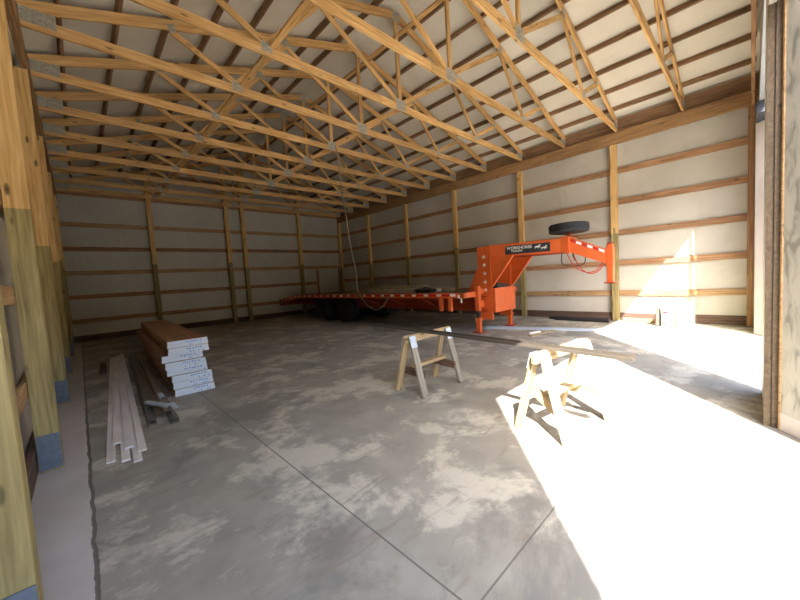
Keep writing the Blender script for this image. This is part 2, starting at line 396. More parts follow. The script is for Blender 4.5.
# girts
HT = ['lowest', 'second lowest', 'third lowest', 'fourth lowest', 'fifth lowest']
for i in range(5):
    z = 0.696 + 0.758*i
    tag(beam('wall_girt', (9.90, YF+0.06, z), (9.90, YB+0.03, z), 0.04, 0.135, M['girt'] if i != 0 else M['girt_pale']), 'brown horizontal girt on the right wall, ' + HT[i] + ' of five', 'girt', 'right wall girts')
    zz = z
    tag(beam('wall_girt', (-0.385, YF+0.06, zz), (-0.385, YB+0.03, zz), 0.04, 0.135, M['girt_pale']), 'horizontal girt on the left wall, ' + HT[i] + ' of five', 'girt', 'left wall girts')
HT6 = HT + ['topmost']
for i in range(6):
    z = 0.652 + 0.758*i if i < 5 else 4.655
    if i in (0, 1):
        # interrupted by the framed hatch at the right
        x1 = 8.38
    else: x1 = 9.86
    tag(beam('wall_girt', (-0.36, 14.60, z), (x1, 14.60, z), 0.04, 0.135, M['girt_pale'] if i in (2, 4) else M['girt']), 'brown horizontal girt on the back wall, ' + HT6[i] + ' of six', 'girt', 'back wall girts')
z = 5.55
tag(beam('gable_girt', (2.2, 14.60, z), (7.45, 14.60, z), 0.04, 0.135, M['girt']), 'short brown girt high in the back gable among the trusses', 'girt')
# framed hatch
t = empty('door_framing', (8.44, 14.56, 0)); tag(t, 'narrow framed door opening on the back wall behind the trailer tail', 'door framing')
beam('stud', (0, 0, 0.004), (0, 0, 2.10), 0.05, 0.09, M['girt'], t, up=(1, 0, 0))
beam('stud', (1.24, 0, 0.004), (1.24, 0, 2.10), 0.04, 0.09, M['girt'], t, up=(1, 0, 0))
# front gable girts
for x0, x1, z, l in ((4.2, 9.85, 4.42, 'lower horizontal board on the front gable above the far doorway'), (3.2, 8.9, 5.15, 'upper horizontal board on the front gable above the far doorway')):
    tag(beam('gable_girt', (x0, 0.0, z), (x1, 0.0, z), 0.045, 0.14, M['girt']), l, 'girt')
# skirt boards
for nm, a, b, l in (('skirt_board', (9.90, YF+0.06, 0.10), (9.90, YB, 0.10), 'dark skirt board along the foot of the right wall'),
                    ('skirt_board', (-0.39, YF+0.06, 0.10), (-0.39, YB, 0.10), 'dark reddish skirt board along the foot of the left wall'),
                    ('skirt_board', (-0.36, 14.61, 0.10), (9.86, 14.61, 0.10), 'dark skirt board along the foot of the back wall')):
    tag(beam(nm, a, b, 0.045, 0.19, M['skirt']), l, 'board', 'skirt boards')

# purlins
px = []
k = 0
while True:
    x = 9.53 - 0.603*k
    if x < CX+0.12: break
    px.append(x); k += 1
for side in (1, -1):
    for k, x0 in enumerate(px):
        x = x0 if side == 1 else 2*CX - x0
        ang = Vector((SL*side, 0, 1))
        z = chord_z(x) + 0.072 + 0.052
        o = beam('roof_purlin', (x, YO+0.16, z), (x, YB+0.05, z), 0.04, 0.10, M['purlin'], up=ang)
        tag(o, 'wooden roof purlin on the %s slope, %s up from the %s eave' % ('right' if side == 1 else 'left', ORD[k], 'right' if side == 1 else 'left'), 'purlin', 'right slope purlins' if side == 1 else 'left slope purlins')

# ------------------------------------------------------------------ trusses
def make_truss():
    t = empty('roof_truss', (XL, 0, 0))
    Y = 0
    def Z(x): return 4.86 + SL*min(x, SPAN-x)
    half = SPAN/2
    # bottom chord in two pieces, top chords
    beam('bottom_chord', (0.0, Y, 4.71), (half-0.5, Y, 4.71), 0.038, 0.14, M['pine'], t)
    beam('bottom_chord', (half-0.497, Y, 4.71), (SPAN, Y, 4.71), 0.038, 0.14, M['pine'], t)
    beam('top_chord', (0.0, Y, Z(0)), (half, Y, Z(half)), 0.038, 0.14, M['pine'], t, cuts=(0.0, -0.04))
    beam('top_chord', (half, Y, Z(half)), (SPAN, Y, Z(0)), 0.038, 0.14, M['pine'], t, cuts=(0.04, 0.0))
    T1, B1, T2 = 1.56, 2.43, 3.36
    for s in (0, 1):
        f = (lambda x: x) if s == 0 else (lambda x: SPAN-x)
        a = 0.07
        beam('web', (f(T1), Y, Z(T1)-a-0.02), (f(B1)-0.0, Y, 4.80), 0.036, 0.085, M['pine'], t)
        beam('web', (f(B1), Y, 4.80), (f(T2), Y, Z(T2)-a-0.03), 0.036, 0.085, M['pine'], t)
        beam('web', (f(T2), Y, Z(T2)-a-0.03), (f(half)-(0.05 if s == 0 else -0.05), Y, 4.80), 0.036, 0.085, M['pine'], t)
        def plate(x, z, w, h, rot=0):
            bm = bmesh.new()
            for yy in (-0.0215, 0.0195): box(bm, (-w/2, yy, -h/2), (w/2, yy+0.002, h/2))
            o = build('nail_plate', bm, M['plate'], t); o.location = (x, Y, z); o.rotation_euler = (0, rot, 0)
        sl = math.atan(SL) * (-1 if s == 0 else 1)
        plate(f(0.16), 4.785, 0.31, 0.17, 0)
        plate(f(T1), Z(T1)-0.05, 0.10, 0.12, sl); plate(f(B1), 4.755, 0.16, 0.14); plate(f(T2), Z(T2)-0.055, 0.14, 0.13, sl)
        if s == 0: plate(half, 4.75, 0.25, 0.21); plate(half, Z(half)-0.03, 0.20, 0.19)
    beam('king_post', (half, Y, 4.78), (half, Y, Z(half)-0.06), 0.036, 0.085, M['pine'], t, up=(1, 0, 0))
    return t
proto = make_truss()
TK = list(range(-1, 11))
for n, k in enumerate(TK):
    t = proto if n == 0 else copy_tree(proto)
    y = 2.305 + 1.22*k
    if k == 10: y = 14.38
    if k == -1: y = 1.05
    t.location = (XL, y, 0)
    l = ('wooden roof truss nearest the camera, crossing the top right corner' if n == 0 else 'wooden roof truss against the back gable, farthest from the camera' if k == 10 else 'wooden roof truss spanning the shop, %s from the camera' % ORD[n])
    tag(t, l, 'truss', 'roof trusses')
# long lateral braces tied across the trusses
for a, b, l in (((2.30, 1.0, 4.80), (2.30, 14.3, 4.80), 'long wooden brace lying across the truss bottom chords on the left'),
                ((7.36, 1.0, 4.80), (7.36, 14.3, 4.80), 'long wooden brace lying across the truss bottom chords on the right')):
    if a[0] < 5: tag(beam('truss_brace', a, b, 0.09, 0.038, M['pine']), l, 'brace')
tag(beam('truss_brace', (5.06, 1.0, 6.25), (5.06, 14.3, 6.25), 0.09, 0.036, M['pine']), 'long wooden brace running just below the ridge along the king posts', 'brace')

# ------------------------------------------------------------------ trailer (gooseneck flatbed)
T = empty('flatbed_trailer', (7.53, 9.3, 0))
tag(T, 'orange gooseneck flatbed trailer with spare wheel parked along the right wall', 'trailer')
T_off = Vector(T.location)
def tp(o): 
    o.matrix_basis = Matrix.Translation(-T_off) @ o.matrix_basis
    return o
def tb(name, bm, m, par=None, smooth=False):
    o = build(name, bm, m, par or T, smooth)
    if par is None: o.location = -T_off
    return o
X0, X1 = 6.33, 8.73
YD0, YD1, YD2 = 4.50, 12.6, 14.2
DZ = 0.98
# deck boards
bm = bmesh.new()
n = 16; w = (X1-X0-0.14)/n
for k in range(n): box(bm, (X0+0.07+k*w+0.004, YD0+0.1, DZ-0.05), (X0+0.07+(k+1)*w-0.004, YD1, DZ-0.012))
tb('deck', bm, M['deck'])
# side rails with rub rail and reflective tape
for s, xa in ((-1, X0), (1, X1)):
    bm = bmesh.new()
    box(bm, (xa-0.035, YD0, DZ-0.12), (xa+0.035, YD1, DZ))
    prism(bm, [(YD1, DZ-0.12), (YD2, DZ-0.30), (YD2, DZ-0.18), (YD1, DZ)], 'x', xa-0.035, xa+0.035)
    r = tb('side_rail', bm, M['orange'])
    bmr, bmw = bmesh.new(), bmesh.new()
    y = YD0+0.25; k = 0
    xo = xa + s*0.036
    while y < YD1-0.15:
        box(bmr if k % 2 else bmw, (min(xo, xo+s*0.004), y, DZ-0.075), (max(xo, xo+s*0.004), y+0.27 if k % 2 else y+0.15, DZ-0.022))
        y += 0.27 if k % 2 else 0.15; k += 1
    for i in range(4):
        yy = YD1+0.1+i*0.4; zz = DZ-0.075-0.18*(0.1+i*0.4)/1.6
        box(bmw, (min(xo, xo+s*0.004), yy, zz+0.01), (max(xo, xo+s*0.004), yy+0.15, zz+0.05))
    build('red_tape', bmr, M['red'], r); build('white_tape', bmw, M['white'], r)
# front and rear bars
bm = bmesh.new(); box(bm, (X0, YD0, DZ-0.12), (X1, YD0+0.08, DZ)); tb('front_bar', bm, M['orange'])
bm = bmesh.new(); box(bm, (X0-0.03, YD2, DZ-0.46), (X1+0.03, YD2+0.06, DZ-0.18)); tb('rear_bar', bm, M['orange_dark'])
bm = bmesh.new()
prism(bm, [(YD1, DZ-0.05), (YD2, DZ-0.23), (YD2, DZ-0.19), (YD1, DZ-0.012)], 'x', X0+0.05, X1-0.05); tb('dovetail', bm, M['deck'])
# frame: two I beams and cross members
for xa in (7.02, 8.04):
    bm = bmesh.new()
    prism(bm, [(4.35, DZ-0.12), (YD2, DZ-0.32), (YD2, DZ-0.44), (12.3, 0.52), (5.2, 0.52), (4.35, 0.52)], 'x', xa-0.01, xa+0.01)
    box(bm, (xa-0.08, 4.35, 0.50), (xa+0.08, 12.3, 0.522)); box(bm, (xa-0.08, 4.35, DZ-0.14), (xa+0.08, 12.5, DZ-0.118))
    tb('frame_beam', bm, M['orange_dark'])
bm = bmesh.new()
y = YD0+0.5
while y < YD1: 
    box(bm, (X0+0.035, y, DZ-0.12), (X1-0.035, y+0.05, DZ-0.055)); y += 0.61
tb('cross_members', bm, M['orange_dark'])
# angled stringers under the near rail
bm = bmesh.new()
for y in (5.9, 7.1, 8.3): tube(bm, [(X0+0.05, y, DZ-0.13), (7.0, y+0.02, 0.58)], 0.03, 6)
tb('outrigger_braces', bm, M['orange_dark'])
# stake posts under the front of the near rail
for y in (4.92, 5.20):
    for xa in (X0-0.01, ):
        bm = bmesh.new(); box(bm, (xa-0.035, y-0.04, 0.55), (xa+0.035, y+0.04, DZ-0.12)); tb('hanging_leg', bm, M['orange'])
bm = bmesh.new(); box(bm, (X0-0.042, 4.62, 0.86), (X0-0.037, 4.68, 0.94)); box(bm, (X0-0.042, 4.56, 0.76), (X0-0.037, 4.60, 0.86)); tb('placard', bm, M['white'])
# riser: box between deck front and neck
XA, XB = 6.99, 7.96
for xa, sgn in ((XA, -1), (XB, 1)):
    bm = bmesh.new()
    prism(bm, [(4.22, 0.30), (4.56, 0.30), (4.56, 2.02), (4.22, 2.04)], 'x', min(xa, xa-sgn*0.06), max(xa, xa-sgn*0.06))
    r = tb('riser_side', bm, M['orange'])
    if sgn == -1:
        for (yy, zz) in ((4.39, 1.788), (4.385, 1.597), (4.38, 1.395), (4.375, 1.193), (4.37, 1.002)):
            bm = bmesh.new(); pts = []
            for q in range(10):
                rr = 0.055 if q % 2 == 0 else 0.023; a = PI/2 + q*PI/5
                pts.append((yy + rr*math.cos(a), zz + rr*math.sin(a)))
            prism(bm, pts, 'x', xa-0.004, xa-0.0005); build('star_emblem', bm, M['silver'], r)
    # slanting brace plate from the deck up to the riser
    bm = bmesh.new()
    xb = xa - sgn*0.035
    prism(bm, [(4.98, DZ-0.14), (4.98, DZ-0.04), (4.86, DZ+0.02), (4.60, 1.52), (4.561, 1.56), (4.561, 0.80)], 'x', xb-0.02, xb+0.02)
    tb('riser_brace', bm, M['orange'])
    # triangular gusset under the neck
    bm = bmesh.new()
    prism(bm, [(4.22, 1.08), (4.16, 1.10), (3.66, 1.75), (4.22, 1.76)], 'x', xa-0.012 if sgn == -1 else xa-0.012, xa+0.012)
    box(bm, (xa-0.03, 4.2, 1.08), (xa+0.03, 4.22, 1.76))
    # flange along the slanting edge
    prism(bm, [(4.17, 1.08), (4.19, 1.09), (3.68, 1.76), (3.64, 1.76)], 'x', xa-0.035, xa+0.035)
    tb('neck_gusset', bm, M['orange'])
bm = bmesh.new(); box(bm, (XA+0.061, 4.50, 1.1), (XB-0.061, 4.52, 2.0)); tb('riser_back', bm, M['orange_dark'])
# front tray
bm = bmesh.new()
box(bm, (XA+0.01, 4.13, 0.47), (XB-0.01, 4.15, 1.04)); box(bm, (XA+0.01, 4.15, 0.47), (XB-0.01, 4.215, 0.49)); box(bm, (XA+0.061, 4.215, 0.47), (XB-0.061, 4.5, 0.49))
box(bm, (XA+0.01, 4.15, 0.49), (XA+0.03, 4.215, 1.04)); box(bm, (XB-0.03, 4.15, 0.49), (XB-0.01, 4.215, 1.04))
tb('tool_tray', bm, M['orange'])
bm = bmesh.new()
box(bm, (XA+0.2, 4.18, 0.50), (XA+0.75, 4.42, 1.12)); bmesh.ops.bevel(bm, geom=bm.edges[:], offset=0.03, segments=2, affect='EDGES')
box(bm, (XA+0.3, 4.22, 1.1), (XA+0.4, 4.3, 1.16)); tb('battery_box', bm, M['black'])
# neck: hollow tapering arm
def quadbox(bm, A, B):      # A, B: (xa, xb, y, z0, z1) sections
    va = [bm.verts.new(p) for p in ((A[0], A[2], A[3]), (A[1], A[2], A[3]), (A[1], A[2], A[4]), (A[0], A[2], A[4]))]
    vb = [bm.verts.new(p) for p in ((B[0], B[2], B[3]), (B[1], B[2], B[3]), (B[1], B[2], B[4]), (B[0], B[2], B[4]))]
    bm.faces.new(va); bm.faces.new(vb[::-1])
    for i in range(4): bm.faces.new((va[i], vb[i], vb[(i+1) % 4], va[(i+1) % 4]))
for s in (0, 1):
    bm = bmesh.new()
    if s == 0: a0, a1, b0, b1 = XA, XA+0.09, 7.30, 7.42
    else: a0, a1, b0, b1 = XB-0.09, XB, 7.62, 7.74
    quadbox(bm, (a0, a1, 4.218, 1.76, 2.04), (b0, b1, 2.66, 1.735, 2.02))
    arm = tb('neck_arm', bm, M['orange'])
    bm = bmesh.new()
    quadbox(bm, (a0-0.01, a1+0.01, 4.22, 1.745, 1.76), (b0-0.01, b1+0.01, 2.66, 1.72, 1.735))
    tb('neck_flange', bm, M['orange_dark'])
bm = bmesh.new(); quadbox(bm, (7.28, 7.76, 2.74, 1.73, 2.06), (7.28, 7.76, 2.58, 1.71, 2.05)); tb('neck_crossbar', bm, M['orange'])
bm = bmesh.new(); quadbox(bm, (7.34, 7.70, 2.58, 1.72, 2.02), (7.44, 7.62, 1.97, 1.46, 1.73))
nose = tb('neck_nose', bm, M['orange'])
# tape on the nose flank
for k in range(6):
    t0, t1 = 0.03+k*0.16, 0.03+(k+1)*0.16-0.005
    def q(t_, dz): return Vector((7.34+0.10*t_-0.003, 2.58-0.61*t_, 2.02-0.29*t_-dz))
    b_ = bmesh.new(); c4 = (q(t0, .02), q(t1, .02), q(t1, .07), q(t0, .07))
    vs = [b_.verts.new(p) for p in c4]; vo = [b_.verts.new(p + Vector((-0.003, 0, 0))) for p in c4]
    b_.faces.new(vs); b_.faces.new(vo[::-1])
    for i in range(4): b_.faces.new((vs[i], vs[(i+1) % 4], vo[(i+1) % 4], vo[i]))
    build('red_tape' if k % 2 == 0 else 'white_tape', b_, M['red' if k % 2 == 0 else 'white'], nose)
# coupler
bm = bmesh.new()
box(bm, (7.475, 1.85, 1.08), (7.585, 1.96, 1.82)); box(bm, (7.46, 1.84, 1.42), (7.60, 1.97, 1.76))
bmesh.ops.bevel(bm, geom=bm.edges[:], offset=0.008, segments=1, affect='EDGES')
cp = tb('coupler', bm, M['orange'])
bm = bmesh.new(); box(bm, (7.43, 1.81, 1.06), (7.62, 2.0, 1.085)); lathe(bm, [(0.05, 0), (0.05, 0.03)], 'z', (7.53, 1.9, 1.82), 12); build('coupler_foot', bm, M['orange_dark'], cp)
# logo plate on the near flank of the neck arm
arm_dir = Vector((7.30-XA, 2.66-4.22, -0.02)).normalized()
lp = bx('name_plate', (0, -0.004, 0), (0.95, 0.0, 0.19), M['black'], T)
P0 = Vector((XA, 4.22, 1.795)) + arm_dir*0.36 + Vector((-0.004, 0, 0))
Rz = Matrix((arm_dir, Vector((0, 0, 1)).cross(arm_dir), Vector((0, 0, 1)))).transposed().to_4x4()
lp.matrix_basis = Matrix.Translation(P0 - T_off) @ Rz
def text(body, size, loc, parent, m, nm='lettering', sx=1.0, bold=0.0):
    cu = bpy.data.curves.new('lettering_curve', 'FONT'); cu.body = body; cu.size = size; cu.extrude = 0.0015; cu.offset = bold
    tmp = bpy.data.objects.new('lettering_tmp', cu); C.objects.link(tmp)
    bpy.context.view_layer.update()
    me = bpy.data.meshes.new_from_object(tmp.evaluated_get(bpy.context.evaluated_depsgraph_get()))
    bpy.data.objects.remove(tmp)
    me.transform(Matrix.Rotation(PI/2, 4, 'X') @ Matrix.Scale(sx, 4, (1, 0, 0)))
    me.materials.clear(); o = link(nm, me, m, parent); o.location = loc
    return o
text('WORKHORSE', 0.088, (0.035, -0.0055, 0.105), lp, M['silver'], sx=1.0, bold=0.002)
text('TRAILERS', 0.060, (0.13, -0.0055, 0.045), lp, M['silver'], bold=0.0008)
# running horses emblem
def horse(cx, cz, s):
    bm = bmesh.new()
    pts = [(-0.9,0.1),(-0.6,0.32),(-0.1,0.28),(0.25,0.35),(0.5,0.75),(0.75,0.85),(1.05,0.55),(1.0,0.45),(0.75,0.5),(0.62,0.1),(0.95,-0.05),(1.0,-0.4),(0.9,-0.42),(0.8,-0.12),(0.45,-0.2),(0.2,-0.65),(0.08,-0.62),(0.25,-0.2),(-0.4,-0.18),(-0.6,-0.35),(-0.95,-0.6),(-1.0,-0.5),(-0.7,-0.2),(-0.72,0.0),(-1.1,-0.1),(-1.15,0.0)]
    vs = [bm.verts.new((cx+x*s, -0.0065, cz+z*s)) for x, z in pts]; f = bm.faces.new(vs)
    r_ = bmesh.ops.extrude_face_region(bm, geom=[f]); 
    for v in r_['geom']:
        if isinstance(v, bmesh.types.BMVert): v.co.y += 0.002
    build('horse_emblem', bm, M['silver'], lp)
horse(0.70, 0.115, 0.062); horse(0.83, 0.085, 0.062)
# jacks
for xa, ya, nm in ((6.80, 4.47, 0), (8.06, 4.35, 1)):
    bm = bmesh.new(); box(bm, (xa-0.055, ya-0.055, 0.52), (xa+0.055, ya+0.055, 1.10)); bmesh.ops.bevel(bm, geom=bm.edges[:], offset=0.008, segments=1, affect='EDGES')
    if nm == 0: box(bm, (xa+0.055, ya-0.04, 0.6), (XA, ya+0.04, 0.75)); box(bm, (xa+0.055, ya-0.04, 0.92), (XA, ya+0.04, 1.04))
    j = tb('landing_jack', bm, M['orange'])
    bm = bmesh.new(); box(bm, (xa-0.038, ya-0.038, 0.34), (xa+0.038, ya+0.038, 0.53)); build('jack_screw', bm, M['black'], j)
    bm = bmesh.new(); box(bm, (xa-0.048, ya-0.048, 0.03), (xa+0.048, ya+0.048, 0.36)); box(bm, (xa-0.07, ya-0.07, 0.30), (xa+0.07, ya+0.07, 0.325))
    tube(bm, [(xa-0.08, ya, 0.27), (xa+0.16, ya-0.03, 0.31)], 0.012, 6); build('jack_leg', bm, M['orange'], j)
    bm = bmesh.new(); box(bm, (xa-0.12, ya-0.11, 0.001), (xa+0.12, ya+0.11, 0.03)); build('jack_foot', bm, M['orange_dark'], j)
# wheels
def wheel(cx, cy, cz, axis, R=0.385, wd=0.22, par=None, name='wheel', out=-1):
    bm = bmesh.new(); h = wd/2
    lathe(bm, [(R*0.56, -h*0.82), (R*0.80, -h), (R*0.94, -h*0.88), (R, -h*0.62), (R, -h*0.22), (R*0.975, -h*0.20), (R*0.975, -h*0.12), (R, -h*0.1), (R, h*0.1), (R*0.975, h*0.12), (R*0.975, h*0.2), (R, h*0.22), (R, h*0.62), (R*0.94, h*0.88), (R*0.80, h), (R*0.56, h*0.82)], axis, (cx, cy, cz), 32)
    o = tb(name, bm, M['rubber'], par, smooth=False)
    bm = bmesh.new()
    lathe(bm, [(R*0.57, out*h*0.84), (R*0.52, out*h*0.86), (R*0.48, out*h*0.35), (R*0.24, out*h*0.2), (R*0.22, out*h*0.55), (R*0.10, out*h*0.6)], axis, (cx, cy, cz), 24)
    build('rim', bm, M['rim'], o)
    return o
for cy in (9.75, 10.72):
    for cx in (6.62, 6.87, 8.19, 8.44): wheel(cx, cy, 0.386, 'x', out=-1 if cx < 7.5 else 1)
bm = bmesh.new()
for cy in (9.75, 10.72): tube(bm, [(6.62, cy, 0.39), (8.44, cy, 0.39)], 0.05, 10)
tb('axles', bm, M['black'])
bm = bmesh.new(); box(bm, (7.15, 8.1, 0.3), (7.9, 9.0, 0.75)); bmesh.ops.bevel(bm, geom=bm.edges[:], offset=0.05, segments=2, affect='EDGES'); tb('storage_box', bm, M['black'])
bm = bmesh.new(); box(bm, (X0+0.02, 11.3, 0.25), (7.0, 11.33, 0.85)); tb('mud_flap', bm, M['black'])
bm = bmesh.new(); box(bm, (X0+0.02, 9.2, 0.80), (7.02, 11.25, 0.84)); box(bm, (X0+0.02, 9.2, 0.74), (X0+0.04, 11.25, 0.84)); tb('mudguard', bm, M['black'])
# spare wheel lying flat on its stem, above the neck
bm = bmesh.new(); tube(bm, [(7.53, 2.66, 2.03), (7.53, 2.66, 2.2)], 0.03, 8); box(bm, (7.45, 2.58, 2.10), (7.61, 2.74, 2.118)); tb('spare_bracket', bm, M['orange_dark'])
wheel(7.53, 2.66, 2.235, 'z', R=0.385, wd=0.20, name='spare_wheel', out=1)
# loops of cable and breakaway wire under the neck
for i, pth in enumerate(([(7.36, 2.66, 1.73), (7.38, 2.50, 1.42), (7.42, 2.3, 1.30), (7.46, 2.12, 1.34), (7.50, 2.02, 1.52)],
                         [(7.40, 2.56, 1.72), (7.44, 2.42, 1.40), (7.47, 2.25, 1.27), (7.50, 2.08, 1.34), (7.53, 2.0, 1.55)])):
    bm = bmesh.new(); tube(bm, smooth_path(pth), 0.011, 6); tb('red_cable', bm, M['cable_red'], smooth=True)
bm = bmesh.new(); tube(bm, smooth_path([(7.34, 2.74, 1.72), (7.33, 2.74, 1.52), (7.38, 2.62, 1.45), (7.42, 2.38, 1.46), (7.43, 2.32, 1.56), (7.44, 2.34, 1.70)]), 0.009, 6); tb('black_wire', bm, M['black'], smooth=True)
bm = bmesh.new(); tube(bm, smooth_path([(7.4, 2.55, 1.72), (7.42, 2.53, 1.62), (7.43, 2.50, 1.55)]), 0.018, 6); tb('plug', bm, M['black'])

# strap hanging from the trusses to the trailer
bm = bmesh.new()
tube(bm, smooth_path([(4.93, 7.16, 4.78), (4.99, 7.2, 4.4), (5.25, 7.45, 3.6), (5.65, 7.85, 2.5), (6.0, 8.15, 1.7), (6.22, 8.40, 1.09), (6.24, 8.0, 0.66), (6.25, 7.6, 0.52), (6.25, 7.25, 0.66), (6.26, 7.05, 0.90)], 10), 0.014, 6)
tag(build('hanging_cord', bm, M['rope'], smooth=True), 'pale cord hanging from the trusses down to the trailer side rail', 'cord')
# things lying on the deck
for i, (x, y, L_, a, z) in enumerate(((7.1, 5.9, 3.3, 2, DZ-0.008), (7.36, 6.1, 3.1, 1, DZ-0.008), (7.62, 5.8, 3.0, 1, DZ-0.008), (7.38, 6.6, 2.6, 1.5, DZ+0.079))):
    o = beam('loose_plank', (x, y, z+0.043), (x+L_*math.sin(math.radians(a)), y+L_, z+0.043), 0.19, 0.085, M['loose'])
    tag(o, ['pale plank on the trailer deck, nearest its left rail', 'pale plank in the middle of the planks on the trailer deck', 'pale plank on the trailer deck, farthest from its left rail', 'pale plank lying on top of the other planks on the trailer deck'][i], 'plank', 'planks on the trailer deck')
bm = bmesh.new(); bmesh.ops.create_icosphere(bm, subdivisions=3, radius=0.2)
for v in bm.verts:
    f = 1 + 0.25*math.sin(v.co.x*23+1)*math.cos(v.co.y*19) + 0.1*math.sin(v.co.z*31)
    v.co = Vector((v.co.x*f*1.0, v.co.y*f*1.5, max(-0.05, v.co.z*0.45*f)))
o = build('rag_bundle', bm, M['rags'], smooth=True); o.location = (6.78, 6.1, DZ+0.05); tag(o, 'dark bundle of rags on the trailer deck beside the pale planks', 'rags')

# ------------------------------------------------------------------ stack of door panels
SA = math.radians(-2.6)
offs = [(0.03, -0.02), (0.02, 0.0), (0.015, 0.0), (-0.03, 0.03), (-0.045, 0.0), (-0.07, 0.03), (0.0, -0.02), (0.0, 0.0)]
PT = 0.0935
for k in range(8):
    t = empty('door_panel', (0.775+offs[k][0], 5.33+offs[k][1], 0.002 + k*PT), SA + math.radians([0, .3, -.2, .2, -.3, .4, 0, .1][k]))
    nm = ['brown garage door panel with white end, bottom of the stack', 'brown garage door panel, second from the bottom of the stack', 'brown garage door panel, third from the bottom of the stack', 'brown garage door panel, fourth from the bottom of the stack', 'brown garage door panel, fifth from the bottom of the stack', 'brown garage door panel jutting left just below the top two', 'brown garage door panel, second from the top of the stack', 'brown garage door panel with brown face up, top of the stack']
    tag(t, nm[k], 'door panel', 'stacked door panels')
    bm = bmesh.new()
    box(bm, (0.0, 0.012, 0.001), (0.485, 4.5, PT/2-0.001)); box(bm, (0.006, 0.012, PT/2), (0.479, 4.5, PT-0.001))
    # ribs pressed into the upper skin
    if k == 7:
        for xx in (0.12, 0.25, 0.38): box(bm, (xx-0.006, 0.05, PT-0.001), (xx+0.006, 4.45, PT+0.002))
    build('panel_skin', bm, M['panel'], t)
    bm = bmesh.new(); box(bm, (0.004, 0.0, 0.003), (0.481, 0.0125, PT/2-0.0015)); box(bm, (0.008, 0.0, PT/2+0.0015), (0.475, 0.0125, PT-0.003))
    build('end_cap', bm, M['foam'], t)
    bm = bmesh.new(); rnd = random.Random(k)
    x = 0.20 + 0.02*rnd.random()
    while x < 0.40:
        w_ = 0.008 + 0.016*rnd.random(); h0 = 0.052+0.008*rnd.random()
        box(bm, (x, -0.0012, h0), (x+w_, -0.0002, h0+0.018)); x += w_+0.008+0.01*rnd.random()
        if rnd.random() < 0.5: box(bm, (x, -0.0012, 0.016), (x+w_, -0.0002, 0.030))
    build('ink_marks', bm, M['blueink'], t)
# dark support block below

# ------------------------------------------------------------------ white boards and steel strips on the floor
nb = [(0.069, 3.728, .008), (0.164, 3.657, .008), (0.236, 3.561, .008), (0.285, 3.72, .024), (0.205, 3.90, .024), (0.135, 4.10, .024)]
fb = [(0.40, 9.9, .008), (0.47, 9.98, .008), (0.545, 9.95, .008), (0.60, 10.2, .024), (0.53, 10.0, .024), (0.455, 9.8, .024)]
bl = ['leftmost white board lying apart on the floor', 'white board on the floor, second from the left of the fan', 'white board reaching nearest the camera on the right of the fan', 'rightmost white board on top of the fan, next to the steel strips', 'white board lying on top in the middle of the fan', 'white board on top of the two left boards']
for a, b, l in zip(nb, fb, bl):
    tag(beam('white_board', a, b, 0.060, 0.014, M['trimboard'], bev=0.001), l, 'board', 'white boards on the floor')
def channel(name, p0, p1, w, h, m, t_=0.004, parent=None, roll=0):
    p0, p1 = Vector(p0), Vector(p1); L_ = (p1-p0).length; bm = bmesh.new()
    box(bm, (0, -w/2, h-t_), (L_, w/2, h)); box(bm, (0, -w/2, 0), (L_, -w/2+t_, h-t_)); box(bm, (0, w/2-t_, 0), (L_, w/2, h-t_))
    o = build(name, bm, m, parent); o.matrix_basis = Matrix.Translation(p0) @ frame_of(p1-p0).to_4x4() @ Matrix.Rotation(roll, 4, 'X'); return o
st = [((0.441, 4.40, 0.002), (0.69, 9.4, 0.002), .075, .05, 0, 'darksteel', 'dark steel channel on the floor beside the white boards'),
      ((0.535, 4.60, 0.002), (0.76, 9.2, 0.002), .07, .045, 0, 'bronze', 'taupe steel channel, second from the white boards'),
      ((0.625, 4.28, 0.002), (0.83, 9.1, 0.002), .075, .05, 0, 'darksteel', 'dark steel channel on the floor nearest the panel stack'),
      ((0.485, 4.85, 0.056), (0.73, 9.3, 0.056), .08, .04, 0, 'darksteel', 'dark steel channel on top of the two left channels'),
      ((0.60, 4.45, 0.056), (0.81, 9.0, 0.056), .07, .05, 0, 'bronze', 'taupe steel channel on top of the channel nearest the stack')]
for a, b, w_, h_, r_, m_, l in st: tag(channel('steel_channel', a, b, w_, h_, M[m_]), l, 'channel', 'steel channels on the floor')
for p0, p1, l in (((0.46, 4.95, 0.115), (0.63, 4.52, 0.118), 'short bright steel piece lying crosswise on the channels'),
                  ((0.655, 4.62, 0.114), (0.66, 4.34, 0.114), 'short bright steel end piece beside the panel stack'),
                  ((0.63, 5.2, 0.114), (0.625, 4.95, 0.114), 'short bright steel offcut between the other two bright pieces')):
    tag(channel('steel_offcut', p0, p1, .05, .025, M['galv'], 0.003), l, 'offcut', 'steel offcuts')
tag(beam('wood_block', (0.19, 8.1, 0.03), (0.23, 9.1, 0.03), 0.09, 0.055, M['skirt']), 'reddish brown block on the floor left of the white boards', 'block')

